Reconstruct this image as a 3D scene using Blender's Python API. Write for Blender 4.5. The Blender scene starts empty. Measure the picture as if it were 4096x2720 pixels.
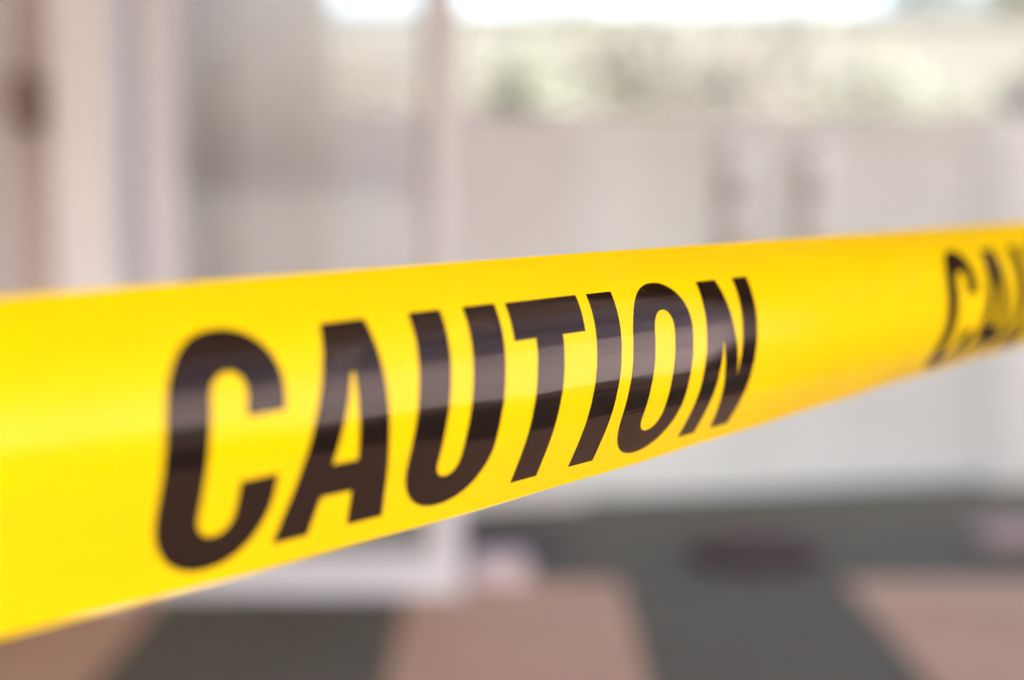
import bpy, bmesh, math, random
import numpy as np
from mathutils import Vector, noise

random.seed(7)
scene = bpy.context.scene
col = scene.collection

# ------------------------------------------------------------------ camera
FPX = 35 / 23.6 * 4096           # focal length in pixels of the full photograph
CAM_H = 1.15
PITCH = math.atan((1360 - 735) / FPX)
cam_data = bpy.data.cameras.new("camera")
cam = bpy.data.objects.new("camera", cam_data)
col.objects.link(cam)
cam_data.sensor_fit = 'HORIZONTAL'
cam_data.sensor_width = 23.6
cam_data.lens = 35
cam_data.clip_start = 0.01
cam_data.clip_end = 500
cam.location = (0, 0, CAM_H)
cam.rotation_euler = (math.pi / 2 - PITCH, 0, 0)
cam_data.dof.use_dof = True
cam_data.dof.focus_distance = 0.452
cam_data.dof.aperture_fstop = 2.4
cam_data.dof.aperture_blades = 0
scene.camera = cam

# ------------------------------------------------------------------ world, sun, exposure
SUN_EL, SUN_AZ = math.radians(46), math.radians(135)
world = bpy.data.worlds.new("World")
scene.world = world
world.use_nodes = True
wn = world.node_tree.nodes
wl = world.node_tree.links
wn.clear()
sky = wn.new('ShaderNodeTexSky')
sky.sky_type = 'NISHITA'
sky.sun_disc = False
sky.sun_elevation = SUN_EL
sky.sun_rotation = SUN_AZ
sky.air_density = 1.0
sky.dust_density = 6.0
sky.ozone_density = 1.0
bg = wn.new('ShaderNodeBackground')
bg.inputs['Strength'].default_value = 0.15
wo = wn.new('ShaderNodeOutputWorld')
wl.new(sky.outputs[0], bg.inputs['Color'])
wl.new(bg.outputs[0], wo.inputs['Surface'])

sun_data = bpy.data.lights.new("sun", 'SUN')
sun_data.energy = 3.0
sun_data.angle = math.radians(0.5)
sun_data.color = (1.0, 0.95, 0.88)
sun = bpy.data.objects.new("sun", sun_data)
col.objects.link(sun)
sd = Vector((math.sin(SUN_AZ) * math.cos(SUN_EL), math.cos(SUN_AZ) * math.cos(SUN_EL), math.sin(SUN_EL)))
sun.rotation_euler = sd.to_track_quat('Z', 'Y').to_euler()
sun.location = (8, -8, 12)

scene.view_settings.view_transform = 'Standard'
scene.view_settings.look = 'None'
scene.view_settings.gamma = 1
scene.view_settings.use_curve_mapping = False
scene.view_settings.exposure = 3.06
scene.cycles.use_denoising = True
scene.cycles.max_bounces = 10
scene.cycles.caustics_reflective = False
scene.cycles.caustics_refractive = False


# ------------------------------------------------------------------ helpers
def tag(o, label=None, cat=None, group=None, kind=None):
    if label: o['label'] = label
    if cat: o['category'] = cat
    if group: o['group'] = group
    if kind: o['kind'] = kind
    return o


def empty(name, loc=(0, 0, 0), rz=0.0):
    o = bpy.data.objects.new(name, None)
    col.objects.link(o)
    o.location = loc
    o.rotation_euler = (0, 0, rz)
    return o


def obj(name, bm, m, parent=None, smooth=False, loc=None, rz=0):
    me = bpy.data.meshes.new(name)
    bmesh.ops.recalc_face_normals(bm, faces=bm.faces)
    bm.to_mesh(me)
    bm.free()
    if smooth:
        for p in me.polygons: p.use_smooth = True
    me.materials.append(m)
    o = bpy.data.objects.new(name, me)
    col.objects.link(o)
    if parent: o.parent = parent
    if loc: o.location = loc
    if rz: o.rotation_euler = (0, 0, rz)
    return o


def add_box(bm, x0, x1, y0, y1, z0, z1, bev=0.0):
    vs = [bm.verts.new((x, y, z)) for x in (x0, x1) for y in (y0, y1) for z in (z0, z1)]
    fs = [(0, 1, 3, 2), (4, 6, 7, 5), (0, 4, 5, 1), (2, 3, 7, 6), (0, 2, 6, 4), (1, 5, 7, 3)]
    faces = [bm.faces.new([vs[i] for i in f]) for f in fs]
    if bev:
        es = list({e for f in faces for e in f.edges})
        bmesh.ops.bevel(bm, geom=es, offset=bev, segments=3, affect='EDGES', profile=0.5)
    return faces


def box(x0, x1, y0, y1, z0, z1, bev=0.0):
    bm = bmesh.new()
    add_box(bm, x0, x1, y0, y1, z0, z1, bev)
    return bm


def add_lathe(bm, prof, seg=32, axis='Z', at=(0, 0, 0)):
    rings = []
    for r, h in prof:
        ring = []
        for k in range(seg):
            a = 2 * math.pi * k / seg
            c, s = r * math.cos(a), r * math.sin(a)
            p = (c, s, h) if axis == 'Z' else (c, -h, s)
            ring.append(bm.verts.new((p[0] + at[0], p[1] + at[1], p[2] + at[2])))
        rings.append(ring)
    for a, b in zip(rings, rings[1:]):
        for k in range(seg):
            bm.faces.new((a[k], a[(k + 1) % seg], b[(k + 1) % seg], b[k]))
    bm.faces.new(rings[0]); bm.faces.new(rings[-1])


def add_tube(bm, pts, r, seg=16):
    pts = [Vector(p) for p in pts]
    rings = []
    for i, p in enumerate(pts):
        t = (pts[min(i + 1, len(pts) - 1)] - pts[max(i - 1, 0)]).normalized()
        a = t.orthogonal().normalized() if i == 0 else (a - t * a.dot(t)).normalized()
        b = t.cross(a)
        rings.append([bm.verts.new(p + r * (math.cos(2 * math.pi * k / seg) * a + math.sin(2 * math.pi * k / seg) * b)) for k in range(seg)])
    for a_, b_ in zip(rings, rings[1:]):
        for k in range(seg):
            bm.faces.new((a_[k], a_[(k + 1) % seg], b_[(k + 1) % seg], b_[k]))
    bm.faces.new(rings[0]); bm.faces.new(rings[-1])


def mat(name, rgb, rough=0.6, var=0.12, scale=6.0, bump=0.0, bscale=60.0, metallic=0.0, rgb2=None, stretch=(1, 1, 1)):
    m = bpy.data.materials.new(name)
    m.use_nodes = True
    nt = m.node_tree
    bs = nt.nodes['Principled BSDF']
    bs.inputs['Roughness'].default_value = rough
    bs.inputs['Metallic'].default_value = metallic
    tc = nt.nodes.new('ShaderNodeTexCoord')
    mp = nt.nodes.new('ShaderNodeMapping')
    mp.inputs['Scale'].default_value = stretch
    nt.links.new(tc.outputs['Object'], mp.inputs['Vector'])
    nz = nt.nodes.new('ShaderNodeTexNoise')
    nz.inputs['Scale'].default_value = scale
    nz.inputs['Detail'].default_value = 6
    nt.links.new(mp.outputs[0], nz.inputs['Vector'])
    rp = nt.nodes.new('ShaderNodeValToRGB')
    rp.color_ramp.elements[0].position = 0.32
    rp.color_ramp.elements[1].position = 0.68
    d = rgb2 or tuple(c * (1 - var) for c in rgb)
    u = rgb if rgb2 else tuple(min(1, c * (1 + var)) for c in rgb)
    rp.color_ramp.elements[0].color = (*d, 1)
    rp.color_ramp.elements[1].color = (*u, 1)
    nt.links.new(nz.outputs['Fac'], rp.inputs['Fac'])
    nt.links.new(rp.outputs[0], bs.inputs['Base Color'])
    if bump:
        n2 = nt.nodes.new('ShaderNodeTexNoise')
        n2.inputs['Scale'].default_value = bscale
        n2.inputs['Detail'].default_value = 4
        nt.links.new(mp.outputs[0], n2.inputs['Vector'])
        bp = nt.nodes.new('ShaderNodeBump')
        bp.inputs['Strength'].default_value = bump
        bp.inputs['Distance'].default_value = 0.01
        nt.links.new(n2.outputs['Fac'], bp.inputs['Height'])
        nt.links.new(bp.outputs[0], bs.inputs['Normal'])
    return m


# ------------------------------------------------------------------ materials of the place
M = {}
M['plate'] = mat('grey_enamel_plate', (0.48, 0.44, 0.44), 0.5, 0.03, scale=4)
M['cap'] = mat('white_highlight_enamel', (0.93, 0.91, 0.91), 0.35, 0.01, scale=4)
M['floor'] = mat('dark_floor_tile', (0.102, 0.102, 0.072), 0.85, rgb2=(0.088, 0.080, 0.064), scale=5, bump=0.15)
M['tan'] = mat('tan_floor_tile', (0.50, 0.325, 0.226), 0.8, 0.08, scale=3, bump=0.1)
M['border'] = mat('brown_grey_tile', (0.13, 0.108, 0.10), 0.4, 0.1, scale=3)
M['brown_tile'] = mat('added_strip_tile', (0.26, 0.17, 0.14), 0.8, 0.1, scale=3)
M['panel'] = mat('pale_grey_panel', (0.82, 0.87, 0.88), 0.45, 0.05, scale=1.3)
M['panel_warm'] = mat('warm_grey_panel', (0.80, 0.81, 0.81), 0.45, 0.05, scale=1.3)
M['white'] = mat('white_painted_metal', (0.68, 0.69, 0.75), 0.4, 0.04, scale=4)
M['pink_white'] = mat('warm_white_plaster', (0.85, 0.85, 0.88), 0.55, 0.06, scale=1.5)
M['mauve'] = mat('mauve_grey_plaster', (0.93, 0.93, 0.96), 0.6, 0.06, scale=1.5)
M['brown'] = mat('brown_wood', (0.62, 0.51, 0.47), 0.5, 0.2, scale=3, stretch=(1, 1, .3))
M['dark_brown'] = mat('dark_brown_rubber', (0.032, 0.008, 0.006), 0.7, 0.15)
M['brown_dark'] = mat('aged_bronze', (0.25, 0.175, 0.14), 0.5, 0.15)
M['brown_mid'] = mat('added_wall_render', (0.26, 0.19, 0.15), 0.8, 0.12)
M['bead'] = mat('glazing_bead', (0.36, 0.335, 0.325), 0.6, 0.08)
M['charcoal'] = mat('charcoal_rubber', (0.045, 0.04, 0.046), 0.7, 0.15)
M['plum'] = mat('plum_base_shadow', (0.09, 0.06, 0.065), 0.6, 0.1)
M['taupe'] = mat('taupe_plaster', (0.86, 0.83, 0.78), 0.7, rgb2=(0.76, 0.71, 0.66), scale=1.6)
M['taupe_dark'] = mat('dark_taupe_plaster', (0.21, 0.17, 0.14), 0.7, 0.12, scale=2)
M['cream'] = mat('cream_plaster', (0.70, 0.65, 0.53), 0.7, 0.08, scale=2)
M['stone'] = mat('pinkish_stone', (0.62, 0.52, 0.54), 0.6, 0.08, scale=8)
M['stone_dull'] = mat('dull_pinkish_stone', (0.40, 0.30, 0.30), 0.7, 0.15, scale=8)
M['steel'] = mat('brushed_steel', (0.62, 0.58, 0.58), 0.3, 0.05, metallic=0.6)
M['ceiling'] = mat('added_roof_plaster', (0.34, 0.27, 0.23), 0.8, 0.1, scale=2)
M['added_paving'] = mat('added_paving_concrete', (0.325, 0.265, 0.265), 0.85, 0.12, scale=1.5, bump=0.2)
M['facade'] = mat('added_building_render', (0.62, 0.45, 0.38), 0.8, 0.06, scale=1.5)
M['added_bank'] = mat('added_bank_earth', (0.39, 0.295, 0.28), 0.95, 0.12, scale=2, bump=0.3)
M['ground'] = mat('grass_ground', (0.20, 0.19, 0.15), 0.95, 0.3, scale=2)
M['bark'] = mat('tree_bark', (0.12, 0.085, 0.06), 0.9, 0.3, scale=12, bump=0.5)
M['leaf_a'] = mat('light_leaves', (0.085, 0.095, 0.070), 0.6, 0.3, scale=2)
M['leaf_b'] = mat('mid_leaves', (0.082, 0.093, 0.070), 0.6, 0.3, scale=2)
M['leaf_c'] = mat('yellowish_leaves', (0.082, 0.083, 0.062), 0.6, 0.3, scale=2)
M['olive'] = mat('olive_leaves', (0.065, 0.056, 0.044), 0.6, 0.2, scale=2)
M['mossy'] = mat('mossy_render', (0.074, 0.073, 0.065), 0.8, rgb2=(0.068, 0.070, 0.060), scale=1.2)
M['flower'] = mat('pale_pink_blossom', (0.080, 0.076, 0.066), 0.6, 0.15, scale=4)


def glass_mat(name, veil, tint=(1, 1, 1)):
    m = bpy.data.materials.new(name)
    m.use_nodes = True
    nt = m.node_tree
    nt.nodes.clear()
    out = nt.nodes.new('ShaderNodeOutputMaterial')
    tr = nt.nodes.new('ShaderNodeBsdfTransparent')
    tr.inputs[0].default_value = (*tint, 1)
    tl = nt.nodes.new('ShaderNodeBsdfTranslucent')
    tl.inputs[0].default_value = (0.85, 0.83, 0.82, 1)
    df = nt.nodes.new('ShaderNodeBsdfDiffuse')
    df.inputs[0].default_value = (0.7, 0.68, 0.68, 1)
    mv = nt.nodes.new('ShaderNodeMixShader')
    mv.inputs[0].default_value = 0.5
    nt.links.new(tl.outputs[0], mv.inputs[1]); nt.links.new(df.outputs[0], mv.inputs[2])
    tc = nt.nodes.new('ShaderNodeTexCoord')
    nz = nt.nodes.new('ShaderNodeTexNoise')
    nz.inputs['Scale'].default_value = 3
    nt.links.new(tc.outputs['Object'], nz.inputs['Vector'])
    mr = nt.nodes.new('ShaderNodeMapRange')
    mr.inputs['To Min'].default_value = veil * 0.7
    mr.inputs['To Max'].default_value = veil * 1.3
    nt.links.new(nz.outputs['Fac'], mr.inputs['Value'])
    m1 = nt.nodes.new('ShaderNodeMixShader')
    nt.links.new(mr.outputs[0], m1.inputs[0])
    nt.links.new(tr.outputs[0], m1.inputs[1]); nt.links.new(mv.outputs[0], m1.inputs[2])
    gl = nt.nodes.new('ShaderNodeBsdfGlossy')
    gl.inputs['Roughness'].default_value = 0.03
    fr = nt.nodes.new('ShaderNodeFresnel')
    fr.inputs[0].default_value = 1.5
    m2 = nt.nodes.new('ShaderNodeMixShader')
    nt.links.new(fr.outputs[0], m2.inputs[0])
    nt.links.new(m1.outputs[0], m2.inputs[1]); nt.links.new(gl.outputs[0], m2.inputs[2])
    nt.links.new(m2.outputs[0], out.inputs[0])
    return m


M['leaf_glass'] = glass_mat('door_leaf_glass', 0.30)

# ------------------------------------------------------------------ the setting: ground, porch floor, added roof and pavement
bm = bmesh.new(); s = 200
bm.faces.new([bm.verts.new(p) for p in ((-s, -s, -0.06), (s, -s, -0.06), (s, s, -0.06), (-s, s, -0.06))])
tag(obj('ground', bm, M['ground']), 'grassy ground around the building', 'ground', kind='structure')


def slab(poly, z0, z1):
    bm = bmesh.new()
    lo = [bm.verts.new((x, y, z0)) for x, y in poly]
    hi = [bm.verts.new((x, y, z1)) for x, y in poly]
    bm.faces.new(lo); bm.faces.new(hi)
    n = len(poly)
    for i in range(n):
        bm.faces.new((lo[i], lo[(i + 1) % n], hi[(i + 1) % n], hi[i]))
    return bm


tag(obj('porch_floor', box(-7, 3.3, -5, 7.5, -0.2, 0.0), M['floor']), 'dark grey green tiled floor', 'floor', kind='structure')
tag(obj('added_paving', box(3.3, 45, -40, 7.5, -0.2, -0.01), M['added_paving']), 'unseen pale paving, added to throw light onto the tape', 'added_paving', kind='structure')  # sunlit paving added out of view: lights the tape, makes its bright band
bm = bmesh.new()


def sheet(bm, x0, x1, y0, y1, z):
    bm.faces.new([bm.verts.new(p) for p in ((x0, y0, z), (x1, y0, z), (x1, y1, z), (x0, y1, z))])


# pale tan paving bands of the floor
for x0, x1 in ((-1.60, -0.965), (-0.292, 0.315), (0.965, 1.75), (-2.9, -2.25)):
    sheet(bm, x0, x1, -2.5, 4.32, 0.004)
tag(obj('floor_bands', bm, M['tan']), 'pinkish tan tile bands in the dark floor', 'floor', kind='structure')
bm = bmesh.new()
sheet(bm, 2.5, 2.97, -4.8, 7.0, 0.004)
tag(obj('added_floor_strip', bm, M['brown_tile']), 'unseen brown strip, added for a streak in the tape reflection', 'floor', kind='structure')  # unseen strip added so the letters reflect a brown streak
tag(obj('added_porch_roof', box(-6.5, 5.1, -3.4, 5.2, 2.9, 3.1), M['ceiling']), 'unseen porch roof, added to shade the scene and darken reflections', 'ceiling', kind='structure')  # roof added out of view: shades the set, keeps upper reflections dark

# ------------------------------------------------------------------ the far partition with the double doors (turned 12 degrees)
ANG = math.atan(0.218)
WO = (-0.122, 5.33, 0.0)          # a point at the foot of the partition


def part_frame(name):
    return empty(name, WO, ANG)


H0 = 1.40                         # top of the solid lower panels
# left fixed partition, local x along the wall
fx = part_frame('low_partition')
tag(fx, 'waist high pale partition between the open glass door and the double gate', 'partition')
obj('lower_panel', box(-0.50, 0.34, 0.0, 0.05, 0.0, H0 - 0.05), M['panel_warm'], fx)
obj('rail', box(-0.50, 0.34, -0.004, 0.054, H0 - 0.05, H0), M['white'], fx)
obj('post', box(0.34, 0.396, -0.006, 0.056, 0.0, H0 + 0.01), M['panel'], fx)

PI = math.pi


def make_gate_leaf(x0, x1, handle_x, label):
    t = part_frame('double_gate_leaf')
    tag(t, label, 'gate', 'pale double gate')
    obj('lower_panel', box(x0 + 0.09, x1 - 0.09, 0.008, 0.04, 0.14, H0 - 0.06), M['panel'], t)
    bm = bmesh.new()
    add_box(bm, x0, x0 + 0.09, -0.004, 0.05, 0.02, H0)
    add_box(bm, x1 - 0.09, x1, -0.004, 0.05, 0.02, H0)
    add_box(bm, x0 + 0.09, x1 - 0.09, -0.002, 0.048, 0.02, 0.14)
    add_box(bm, x0 + 0.09, x1 - 0.09, -0.002, 0.048, H0 - 0.06, H0)
    obj('gate_frame', bm, M['panel'], t)
    bm = bmesh.new()
    add_tube(bm, [(handle_x, -0.06, 0.93), (handle_x, -0.06, 1.24)], 0.014)
    h = obj('pull_handle', bm, M['cap'], t, smooth=True)
    for z in (1.0, 1.24):
        bm = bmesh.new()
        add_lathe(bm, [(0.04, 0.004), (0.05, 0.008), (0.05, 0.03), (0.048, 0.045), (0.038, 0.056), (0.02, 0.062), (0.005, 0.064)], axis='Y', at=(handle_x, 0, z))
        obj('handle_mount', bm, M['cap'], h, smooth=True)  # mounts enlarged and whitened in place of small bright highlights
    bm = box(handle_x - 0.062, handle_x + 0.04, -0.008, -0.0045, 0.88, 1.335, 0.001)
    obj('backplate', bm, M['plate'], t)
    return t


make_gate_leaf(0.40, 1.098, 0.95, 'left leaf of the pale grey double gate, its handle left of the meeting edge')
make_gate_leaf(1.102, 2.0, 1.255, 'right leaf of the pale grey double gate, its handle right of the meeting edge')
fr = part_frame('side_partition')
tag(fr, 'pale partition at the right edge beyond the double gate', 'partition')
obj('post', box(2.004, 2.07, -0.01, 0.056, 0.0, H0 + 0.01), M['panel'], fr)
obj('lower_panel', box(2.07, 6.1, 0.0, 0.05, 0.0, H0), M['panel'], fr)

# wall left of the glazing, seen through the open door leaf
wl_ = part_frame('plaster_wall')
tag(wl_, 'mottled taupe wall seen through the glass of the open door', 'wall')
obj('wall', box(-2.6, -0.504, 0.0, 0.15, 0.0, 2.9), M['taupe'], wl_)
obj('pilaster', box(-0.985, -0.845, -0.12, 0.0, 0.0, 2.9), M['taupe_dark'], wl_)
obj('trim', box(-0.66, -0.51, -0.03, -0.003, 0.7, 2.9), M['cream'], wl_)
bm = bmesh.new()
add_lathe(bm, [(0.02, 0.12), (0.02, 0.15), (0.04, 0.165), (0.046, 0.19), (0.036, 0.21), (0.012, 0.22)], axis='Y', at=(-0.915, 0, 1.01))
obj('round_knob', bm, M['brown_dark'], wl_, smooth=True)

# ------------------------------------------------------------------ open glass door leaf, left of centre
leaf = empty('open_glass_door', (-0.575, 4.17, 0.0), 0.0)
tag(leaf, 'white framed glass door standing open behind the tape, left of the pale double gate', 'door')
w2 = 0.435
obj('stile', box(w2 - 0.078, w2, -0.02, 0.02, 0.005, 2.6), M['white'], leaf)
obj('stile', box(-w2, -w2 + 0.11, -0.02, 0.02, 0.005, 2.6), M['white'], leaf)
obj('glazing_bead', box(w2 - 0.105, w2 - 0.078, -0.012, 0.012, 0.12, 2.5), M['bead'], leaf)
obj('bottom_rail', box(-w2 + 0.11, w2 - 0.078, -0.018, 0.018, 0.005, 0.12), M['white'], leaf)
obj('top_rail', box(-w2 + 0.11, w2 - 0.078, -0.018, 0.018, 2.5, 2.6), M['white'], leaf)
obj('pane', box(-w2 + 0.11, w2 - 0.078, -0.004, 0.004, 0.12, 2.5), M['leaf_glass'], leaf)

# ------------------------------------------------------------------ left side: jamb, recess, wall, bolt
j = empty('door_jamb', (0, 0, 0))
tag(j, 'broad pinkish white door jamb at the far left', 'jamb')
obj('post', box(-1.235, -1.065, 4.08, 4.26, 0.0, 2.9, 0.01), M['pink_white'], j)
obj('recess', box(-1.42, -1.235, 4.2, 4.3, 0.0, 2.9), M['brown'], j)
o = obj('door_bolt', box(-1.325, -1.265, 4.02, 4.20, 1.30, 1.44, 0.02), M['brown_dark'], None)
tag(o, 'dark brown bolt case on the door jamb at the left edge', 'bolt')
w = empty('side_wall', (0, 0, 0))
tag(w, 'mauve grey wall running along the left edge', 'wall')
obj('wall', box(-1.9, -1.335, 2.2, 4.19, 0.04, 2.9), M['mauve'], w)
obj('skirting_shadow', box(-1.9, -1.325, 2.2, 4.18, 0.0, 0.04), M['plum'], w)  # low dark strip, its colour standing in for the shadow line at the base

# ------------------------------------------------------------------ small things on the floor
o = obj('stone_block', box(-0.125, 0.05, 4.20, 4.36, 0.0, 0.085, 0.03), M['stone'], smooth=True)
tag(o, 'small pinkish white rounded block beside the foot of the open glass door', 'block')
o = obj('stone_block', box(1.48, 1.74, 4.68, 4.84, 0.0, 0.06, 0.02), M['stone_dull'], smooth=True)
tag(o, 'pinkish rounded block on the floor at the right edge of the picture', 'block')
bm = bmesh.new(); add_lathe(bm, [(0.26, 0.002), (0.26, 0.012), (0.25, 0.016)], seg=48)
for v in bm.verts: v.co.y *= 1.2
o = obj('round_mat', bm, M['charcoal'], loc=(-0.08, 4.72, 0))
tag(o, 'charcoal round mat on the floor behind the open glass door', 'mat')
bm = bmesh.new(); add_lathe(bm, [(0.2, 0.002), (0.21, 0.012), (0.205, 0.03), (0.19, 0.036)], seg=48)
o = obj('floor_mat', bm, M['dark_brown'], loc=(0.75, 4.62, 0))
tag(o, 'small round dark brown mat lying in front of the double gate', 'mat')


# ------------------------------------------------------------------ trees and hedge outside, beyond the gate
def leaves(n, center, rad, size, rnd):
    bm = bmesh.new()
    clumps = [(Vector((rnd.gauss(0, .45), rnd.gauss(0, .45), rnd.gauss(0, .45))), rnd.uniform(.25, .55)) for _ in range(14)]
    for _ in range(n):
        c, r = rnd.choice(clumps)
        d = Vector((rnd.gauss(0, 1), rnd.gauss(0, 1), rnd.gauss(0, 1))).normalized() * r * rnd.random() ** .4
        p = c + d
        p = Vector((p.x * rad[0], p.y * rad[1], p.z * rad[2])) + Vector(center)
        a = Vector((rnd.gauss(0, 1), rnd.gauss(0, 1), rnd.gauss(0, 1))).normalized() * size * rnd.uniform(.6, 1.3)
        b = a.orthogonal().normalized() * size * .45
        bm.faces.new([bm.verts.new(p + q) for q in (-a, b, a, -b)])
    return bm


def tree(x, y, h, r, m, label, seed):
    rnd = random.Random(seed)
    t = empty('tree', (x, y, -0.06))
    tag(t, label, 'tree', 'trees beyond the gate')
    bm = bmesh.new()
    pts = [(0, 0, 0), (0.05, 0.02, h * .25), (-0.03, 0.05, h * .5), (0.04, 0, h * .75)]
    add_tube(bm, pts, 0.09, 10)
    for k in range(5):
        a = rnd.uniform(0, 6.28); z = h * rnd.uniform(.35, .6)
        add_tube(bm, [(0, 0, z), (math.cos(a) * r * .3, math.sin(a) * r * .3, z + h * .1), (math.cos(a) * r * .6, math.sin(a) * r * .6, z + h * .22)], 0.035, 8)
    obj('trunk', bm, M['bark'], t, smooth=True)
    obj('crown', leaves(5200, (0, 0, h * .68), (r, r, h * .36), 0.09, rnd), m, t)
    return t


tree(5.9, 17.0, 5.2, 1.4, M['leaf_a'], 'leafy tree beyond the gate at the upper right corner', 3)


def bush(x, y, h, r, m, label, seed, cat='bush'):
    rnd = random.Random(seed)
    t = empty('bush', (x, y, -0.06))
    tag(t, label, cat, 'bushes beyond the gate')
    bm = bmesh.new()
    for k in range(6):
        a = rnd.uniform(0, 6.28)
        add_tube(bm, [(0, 0, 0), (math.cos(a) * r * .3, math.sin(a) * r * .3, h * .4), (math.cos(a) * r * .5, math.sin(a) * r * .5, h * .75)], 0.02, 6)
    obj('stem', bm, M['bark'], t)
    obj('foliage', leaves(3800, (0, 0, h * .52), (r, r, h * .5), 0.06, rnd), m, t)


bs = [(-0.95, 8.4, 2.1, 0.62, 'olive', 'brownish olive bush seen over the low partition, left of the door stile'),
      (0.1, 13.0, 2.85, 1.0, 'leaf_a', 'light green bush just right of the open door stile'),
      (1.1, 13.6, 2.75, 1.0, 'leaf_c', 'yellow green bush second from the open door stile'),
      (2.0, 13.2, 2.7, 0.95, 'flower', 'bush with pale pink blossom, left of the gate handles'),
      (2.75, 13.8, 2.65, 1.1, 'leaf_b', 'darker green bush directly above the two gate handles'),
      (3.9, 13.5, 2.75, 1.0, 'leaf_c', 'yellow green bush right of the gate handles'),
      (4.6, 12.8, 2.75, 0.8, 'flower', 'bush with pink blossom near the right edge')]
for i, (x, y, h, r, m, lab) in enumerate(bs):
    bush(x, y, h, r, M[m], lab, 20 + i)
hw = empty('garden_wall', (0, 0, 0))
tag(hw, 'weathered mossy garden wall behind the bushes', 'wall')
obj('wall', box(-6, 10, 15.4, 15.6, -0.06, 2.8), M['mossy'], hw)
obj('coping', box(-6, 10, 15.36, 15.64, 2.8, 2.88), M['mossy'], hw)

prof = [(6.0, -0.03), (7.2, 0.10), (8.4, 0.42), (9.6, 0.95), (10.8, 1.65), (12.0, 2.45), (13.0, 3.2), (15.1, 3.3)]
bm = bmesh.new()
ys_ = [-30 + i * 1.5 for i in range(26)]
rows = [[bm.verts.new((x, y, z + (noise.noise(Vector((x * .5, y * .5, 0))) * .12 if z > 0 else 0))) for x, z in prof] for y in ys_]
for r0, r1 in zip(rows, rows[1:]):
    for i in range(len(prof) - 1): bm.faces.new((r0[i], r0[i + 1], r1[i + 1], r1[i]))
tag(obj('added_bank', bm, M['added_bank'], smooth=True), 'unseen pale bank rising beyond the paving', 'added_bank', kind='structure')  # slope added out of view: carries the reflected bright band higher
bf = empty('added_building', (15, 0, 0))  # added and never in view: hides the sky from the tape reflection
tag(bf, 'unseen building across the paving, added as a dark backdrop for the tape reflection', 'building')
obj('wall', box(0, 6, -14, 16, -0.2, 7.2), M['facade'], bf)
obj('roof', box(-0.6, 6.4, -14.4, 16.4, 7.2, 7.45), M['brown'], bf)
tag(obj('added_end_wall', box(3.12, 3.29, 1.84, 5.2, 0.006, 2.895), M['brown_mid']), 'unseen brown end wall, added to cut off the tape reflection', 'wall')  # wall added out of view: ends the reflected band along the tape

# ------------------------------------------------------------------ the caution tape
TW = 0.075
VP = (6698.98, 710.30); Y0 = 1172.37; Z0 = 0.29473
PH0 = [0.8000, 0.5351, 0.1687, -0.1022, -0.3998, -0.6776, -0.7460]
PH1 = [0.1700, 0.0967, 0.1299, 0.1045, -0.0664, -0.3473, -0.5500]
CC = [4.5071, 21.0817, -0.4443, -1.6136]
t_c = np.array([(VP[0] - 2048) / FPX, (VP[1] - 1360) / FPX, 1.0]); t_c /= np.linalg.norm(t_c)
n_c = np.array([t_c[2], 0, -t_c[0]]); n_c /= np.linalg.norm(n_c)
w_c = np.cross(n_c, t_c)
if w_c[1] < 0: w_c = -w_c
P_c = np.array([(0 - 2048) / FPX, (Y0 - 1360) / FPX, 1.0]) * Z0
cp, sp = math.cos(PITCH), math.sin(PITCH)
R = np.array([[1, 0, 0], [0, -sp, -cp], [0, cp, -sp]])     # rows: cam right, down, forward in world


def to_world(P): return P @ R + np.array([0, 0, CAM_H])


def curve(ph, v):
    K = len(ph)
    t = np.clip(v / TW, 0, 1) * (K - 1)
    i = np.minimum(t.astype(int), K - 2); f = t - i
    P = np.concatenate([[2 * ph[0] - ph[1]], ph, [2 * ph[-1] - ph[-2]]])
    a, b, c, e = P[i], P[i + 1], P[i + 2], P[i + 3]
    return b + .5 * f * (c - a + f * (2 * a - 5 * b + 4 * c - e + f * (3 * (b - c) + e - a)))


def tape(u, v, lift=0.0):
    """point on the tape: u metres along it, v metres down across its width"""
    u = np.atleast_1d(np.asarray(u, float)); v = np.atleast_1d(np.asarray(v, float))
    k = (u - .35) / .35
    k = np.where(k > .45, .45 + .35 * np.tanh((k - .45) / .35), k)
    k = np.where(k < -1.05, -1.05 + .3 * np.tanh((k + 1.05) / .3), k)
    s = np.linspace(0, 1, 41)[None, :] * v[:, None]
    ph = curve(np.array(PH0), s.ravel()).reshape(s.shape) + k[:, None] * curve(np.array(PH1), s.ravel()).reshape(s.shape)
    sv, su = s.ravel(), np.repeat(u, 41)
    rip = (.016 * np.sin(2 * np.pi * sv / .0125 + 11 * su) + .014 * np.sin(2 * np.pi * sv / .0061 - 17 * su + 1.3)
           + .010 * np.sin(2 * np.pi * su / .083 + 60 * sv))
    rip = rip * (.35 + .65 * np.exp(-((sv - .044) / .010) ** 2))      # slight stretch lines along the fold
    ph = ph + rip.reshape(s.shape)
    wt = np.ones(41); wt[0] = wt[-1] = .5; wt /= 40
    Y = (np.cos(ph) @ wt) * v; B = (np.sin(ph) @ wt) * v
    on = .001 * (CC[0] * k ** 2 + CC[1] * k ** 3); ow = .001 * (CC[2] * k ** 2 + CC[3] * k ** 3)
    phe = ph[:, -1]
    # outward normal of the profile
    nn = np.cos(phe)[:, None] * n_c - np.sin(phe)[:, None] * w_c
    P = P_c + u[:, None] * t_c + (B + on)[:, None] * n_c + (Y + ow)[:, None] * w_c + lift * nn
    return to_world(P)


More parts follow.
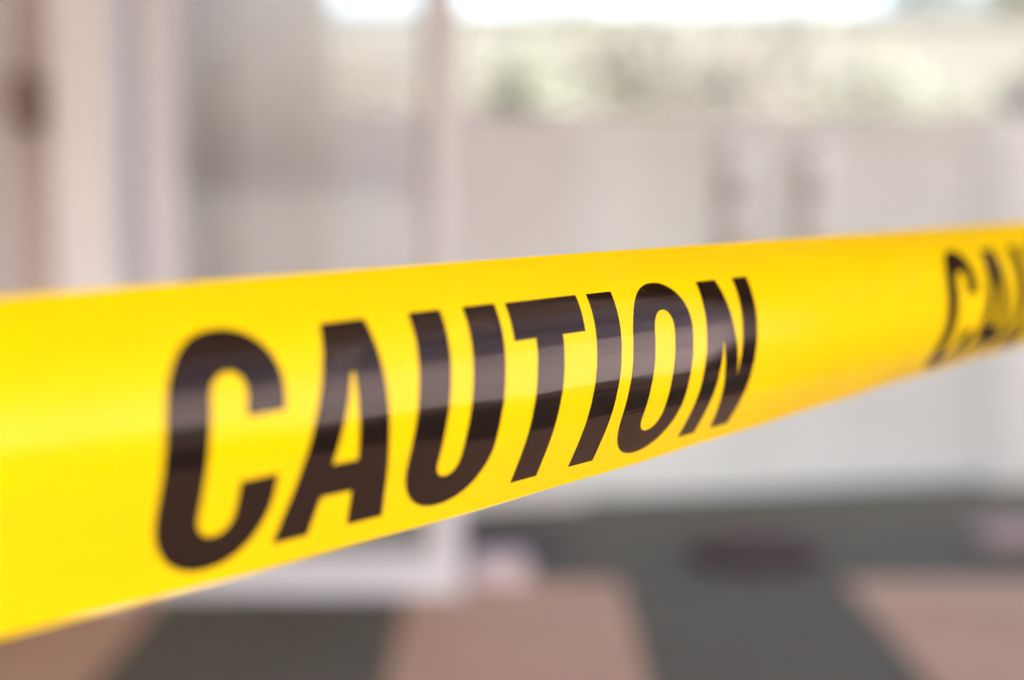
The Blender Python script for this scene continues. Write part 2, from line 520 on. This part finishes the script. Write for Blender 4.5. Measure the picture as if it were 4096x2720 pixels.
def tape_mat(name, base, ink=False):
    m = bpy.data.materials.new(name)
    m.use_nodes = True
    nt = m.node_tree
    L = nt.links.new
    b = nt.nodes['Principled BSDF']
    uv = nt.nodes.new('ShaderNodeUVMap'); uv.uv_map = 'along'

    def nz(sx, sy, detail=3, rough=.5):
        mp = nt.nodes.new('ShaderNodeMapping'); mp.inputs['Scale'].default_value = (sx, sy, 1)
        L(uv.outputs[0], mp.inputs[0])
        n = nt.nodes.new('ShaderNodeTexNoise'); n.inputs['Scale'].default_value = 1; n.inputs['Detail'].default_value = detail
        n.inputs['Roughness'].default_value = rough
        L(mp.outputs[0], n.inputs['Vector'])
        return n
    # faint pigment mottling
    n1 = nz(40, 120)
    rp = nt.nodes.new('ShaderNodeValToRGB')
    rp.color_ramp.elements[0].position = .3; rp.color_ramp.elements[1].position = .7
    rp.color_ramp.elements[0].color = (*[c * .96 for c in base], 1)
    rp.color_ramp.elements[1].color = (*base, 1)
    L(n1.outputs['Fac'], rp.inputs[0])
    # dust specks
    sp_ = nz(1500, 1500, 2, .6)
    patch = nz(25, 60, 2)
    ms = nt.nodes.new('ShaderNodeMath'); ms.operation = 'MULTIPLY'
    L(sp_.outputs['Fac'], ms.inputs[0]); L(patch.outputs['Fac'], ms.inputs[1])
    mr = nt.nodes.new('ShaderNodeMapRange')
    mr.inputs['From Min'].default_value = .345; mr.inputs['From Max'].default_value = .41
    mr.inputs['To Min'].default_value = 0; mr.inputs['To Max'].default_value = .16 if ink else .08
    L(ms.outputs[0], mr.inputs['Value'])
    sv = nt.nodes.new('ShaderNodeSeparateXYZ'); L(uv.outputs[0], sv.inputs[0])
    mv = nt.nodes.new('ShaderNodeMapRange')      # rubbed zone along the upper half
    mv.inputs['From Min'].default_value = .034; mv.inputs['From Max'].default_value = .024
    L(sv.outputs['Y'], mv.inputs['Value'])
    mm = nt.nodes.new('ShaderNodeMath'); mm.operation = 'MULTIPLY'
    L(mr.outputs[0], mm.inputs[0]); L(mv.outputs[0], mm.inputs[1])
    mx = nt.nodes.new('ShaderNodeMix'); mx.data_type = 'RGBA'
    L(mm.outputs[0], mx.inputs['Factor']); L(rp.outputs[0], mx.inputs['A'])
    mx.inputs['B'].default_value = (.45, .40, .34, 1)
    L(mx.outputs['Result'], b.inputs['Base Color'])
    # long creases pulled along the tape, plus a fine film texture
    w1 = nz(5, 200, 3)
    w2 = nz(700, 700, 2)
    ad = nt.nodes.new('ShaderNodeMath'); ad.operation = 'MULTIPLY_ADD'
    L(w2.outputs['Fac'], ad.inputs[0]); ad.inputs[1].default_value = .04; L(w1.outputs['Fac'], ad.inputs[2])
    bp = nt.nodes.new('ShaderNodeBump'); bp.inputs['Strength'].default_value = .6; bp.inputs['Distance'].default_value = .0002
    L(ad.outputs[0], bp.inputs['Height'])
    L(bp.outputs[0], b.inputs['Normal'])
    if not ink:                      # thin film: part of the light behind shines through
        tl = nt.nodes.new('ShaderNodeBsdfTranslucent')
        L(mx.outputs['Result'], tl.inputs[0])
        mxs = nt.nodes.new('ShaderNodeMixShader'); mxs.inputs[0].default_value = .38
        outn = nt.nodes['Material Output']
        L(b.outputs[0], mxs.inputs[1]); L(tl.outputs[0], mxs.inputs[2]); L(mxs.outputs[0], outn.inputs[0])
    b.inputs['Roughness'].default_value = .08 if ink else .13
    b.inputs['IOR'].default_value = 1.47 if ink else 1.42
    return m


M['yellow'] = tape_mat('yellow_polyethylene', (0.97, 0.70, 0.0))
M['ink'] = tape_mat('black_ink', (0.0055, 0.0012, 0.0007), ink=True)

U0, U1 = -0.9, 1.9
us = np.arange(U0, U1 + 1e-6, 0.01); vs_ = np.linspace(0, TW, 76)
uu, vv = np.meshgrid(us, vs_, indexing='ij')
nu, nv = uu.shape
front = tape(uu.ravel(), vv.ravel())
faces = []
for i in range(nu - 1):
    for k in range(nv - 1):
        a = i * nv + k
        faces.append((a, a + 1, a + nv + 1, a + nv))
me = bpy.data.meshes.new('caution_tape')
me.from_pydata([tuple(p) for p in front], [], faces)
uvl = me.uv_layers.new(name='along')
uvs = np.stack([uu.ravel(), vv.ravel()], 1)
for lp in me.loops: uvl.data[lp.index].uv = uvs[lp.vertex_index]
for p in me.polygons: p.use_smooth = True
me.materials.append(M['yellow'])
tape_o = bpy.data.objects.new('caution_tape', me)
col.objects.link(tape_o)
tag(tape_o, 'glossy yellow barrier tape printed CAUTION in black, stretched across the whole picture', 'tape')

# glyphs, in millimetres on the tape (u along, v down)


def arc(cx, cy, a, b, d0, d1, n=22, e=2.15):
    out = []
    for i in range(n + 1):
        t = math.radians(d0 + (d1 - d0) * i / n)
        c, s_ = math.cos(t), math.sin(t)
        out.append((cx + a * math.copysign(abs(c) ** (2 / e), c), cy + b * math.copysign(abs(s_) ** (2 / e), s_)))
    return out


GL = {
    'C': [[(61.6 - .5, 33.6), (71.9, 33.4)] + arc(55.8, 30.5, 16.1, 17.9, 0, -180) + arc(55.8, 53.0, 16.1, 17.9, 180, 0)
          + [(71.9, 48.9), (61.2, 49.1)] + arc(56.3, 56.4, 4.9, 5.7, 0, 180) + arc(56.3, 28.5, 4.9, 5.6, 180, 360)],
    'A': [[(85.5, 14.2), (99.9, 14.2), (111.2, 68.5), (98.8, 68.5), (97.1, 58.3), (87.2, 58.3), (85.9, 68.5), (74.7, 68.5)],
          [(92.3, 27.0), (93.1, 27.0), (96.6, 49.6), (88.6, 49.6)]],
    'U': [[(115.0, 14.0), (126.8, 14.0), (126.8, 54.5)] + arc(131.05, 55.0, 4.25, 5.2, 180, 0) + [(135.3, 54.5), (135.3, 14.0), (148.2, 14.0)]
          + arc(131.6, 52.5, 16.6, 16.8, 0, 180)],
    'T': [[(152.4, 14.2), (184.3, 14.2), (184.3, 25.1), (173.7, 25.1), (173.7, 68.5), (161.7, 68.5), (161.7, 25.1), (152.4, 25.1)]],
    'I': [[(189.2, 14.3), (201.7, 14.3), (201.7, 68.5), (189.2, 68.5)]],
    'O': [arc(224.6, 30.5, 16.8, 17.6, 180, 360) + arc(224.6, 52.0, 16.8, 17.6, 0, 180),
          arc(225.3, 28.5, 5.5, 6.6, 180, 360) + arc(225.3, 55.0, 5.5, 6.2, 0, 180)],
    'N': [[(249.6, 14.3), (261.8, 14.3), (272.7, 47.5), (272.7, 14.3), (282.7, 14.3), (282.7, 68.5), (270.9, 68.5),
           (260.2, 34.5), (260.2, 68.5), (249.6, 68.5)]],
}


def slabs(loops, step=1.0):
    """split an outline (with holes) into thin horizontal trapezoids"""
    edges = []
    for L in loops:
        for (x0, y0), (x1, y1) in zip(L, L[1:] + L[:1]):
            if abs(y0 - y1) > 1e-7: edges.append((x0, y0, x1, y1))
    ys = sorted({round(y, 5) for e in edges for y in (e[1], e[3])})
    full = []
    for a, b_ in zip(ys, ys[1:]):
        n = max(1, int(math.ceil((b_ - a) / step)))
        full += [a + (b_ - a) * i / n for i in range(n)]
    full.append(ys[-1])
    quads = []
    for a, b_ in zip(full, full[1:]):
        if b_ - a < 1e-6: continue
        m_ = (a + b_) / 2
        hit = []
        for x0, y0, x1, y1 in edges:
            if min(y0, y1) < m_ < max(y0, y1):
                f = lambda y: x0 + (x1 - x0) * (y - y0) / (y1 - y0)
                hit.append((f(m_), f(a), f(b_)))
        hit.sort()
        for l, r in zip(hit[::2], hit[1::2]):
            n = max(1, int(math.ceil((r[0] - l[0]) / 8)))
            for i in range(n):
                g0, g1 = i / n, (i + 1) / n
                quads.append(((l[1] + (r[1] - l[1]) * g0, a), (l[1] + (r[1] - l[1]) * g1, a),
                              (l[2] + (r[2] - l[2]) * g1, b_), (l[2] + (r[2] - l[2]) * g0, b_)))
    return quads


PERIOD = 0.4067
for rep in (-1, 0, 1, 2):
    for ch, loops in GL.items():
        qs = slabs(loops)
        idx = {}; uvp = []; fcs = []
        for q in qs:
            f = []
            for p in q:
                key = (round(p[0], 4), round(p[1], 4))
                if key not in idx:
                    idx[key] = len(uvp); uvp.append(p)
                f.append(idx[key])
            f = list(dict.fromkeys(f))
            if len(f) > 2: fcs.append(tuple(reversed(f)))
        A = np.array(uvp) / 1000
        A[:, 0] += rep * PERIOD
        P = tape(A[:, 0], A[:, 1], 0.00006)
        me = bpy.data.meshes.new('printed_letter')
        me.from_pydata([tuple(p) for p in P], [], fcs)
        uvl = me.uv_layers.new(name='along')
        for lp in me.loops: uvl.data[lp.index].uv = A[lp.vertex_index]
        for p in me.polygons: p.use_smooth = True
        me.materials.append(M['ink'])
        o = bpy.data.objects.new('printed_letter', me)
        col.objects.link(o)
        o.parent = tape_o
        o['label'] = 'black printed letter ' + ch
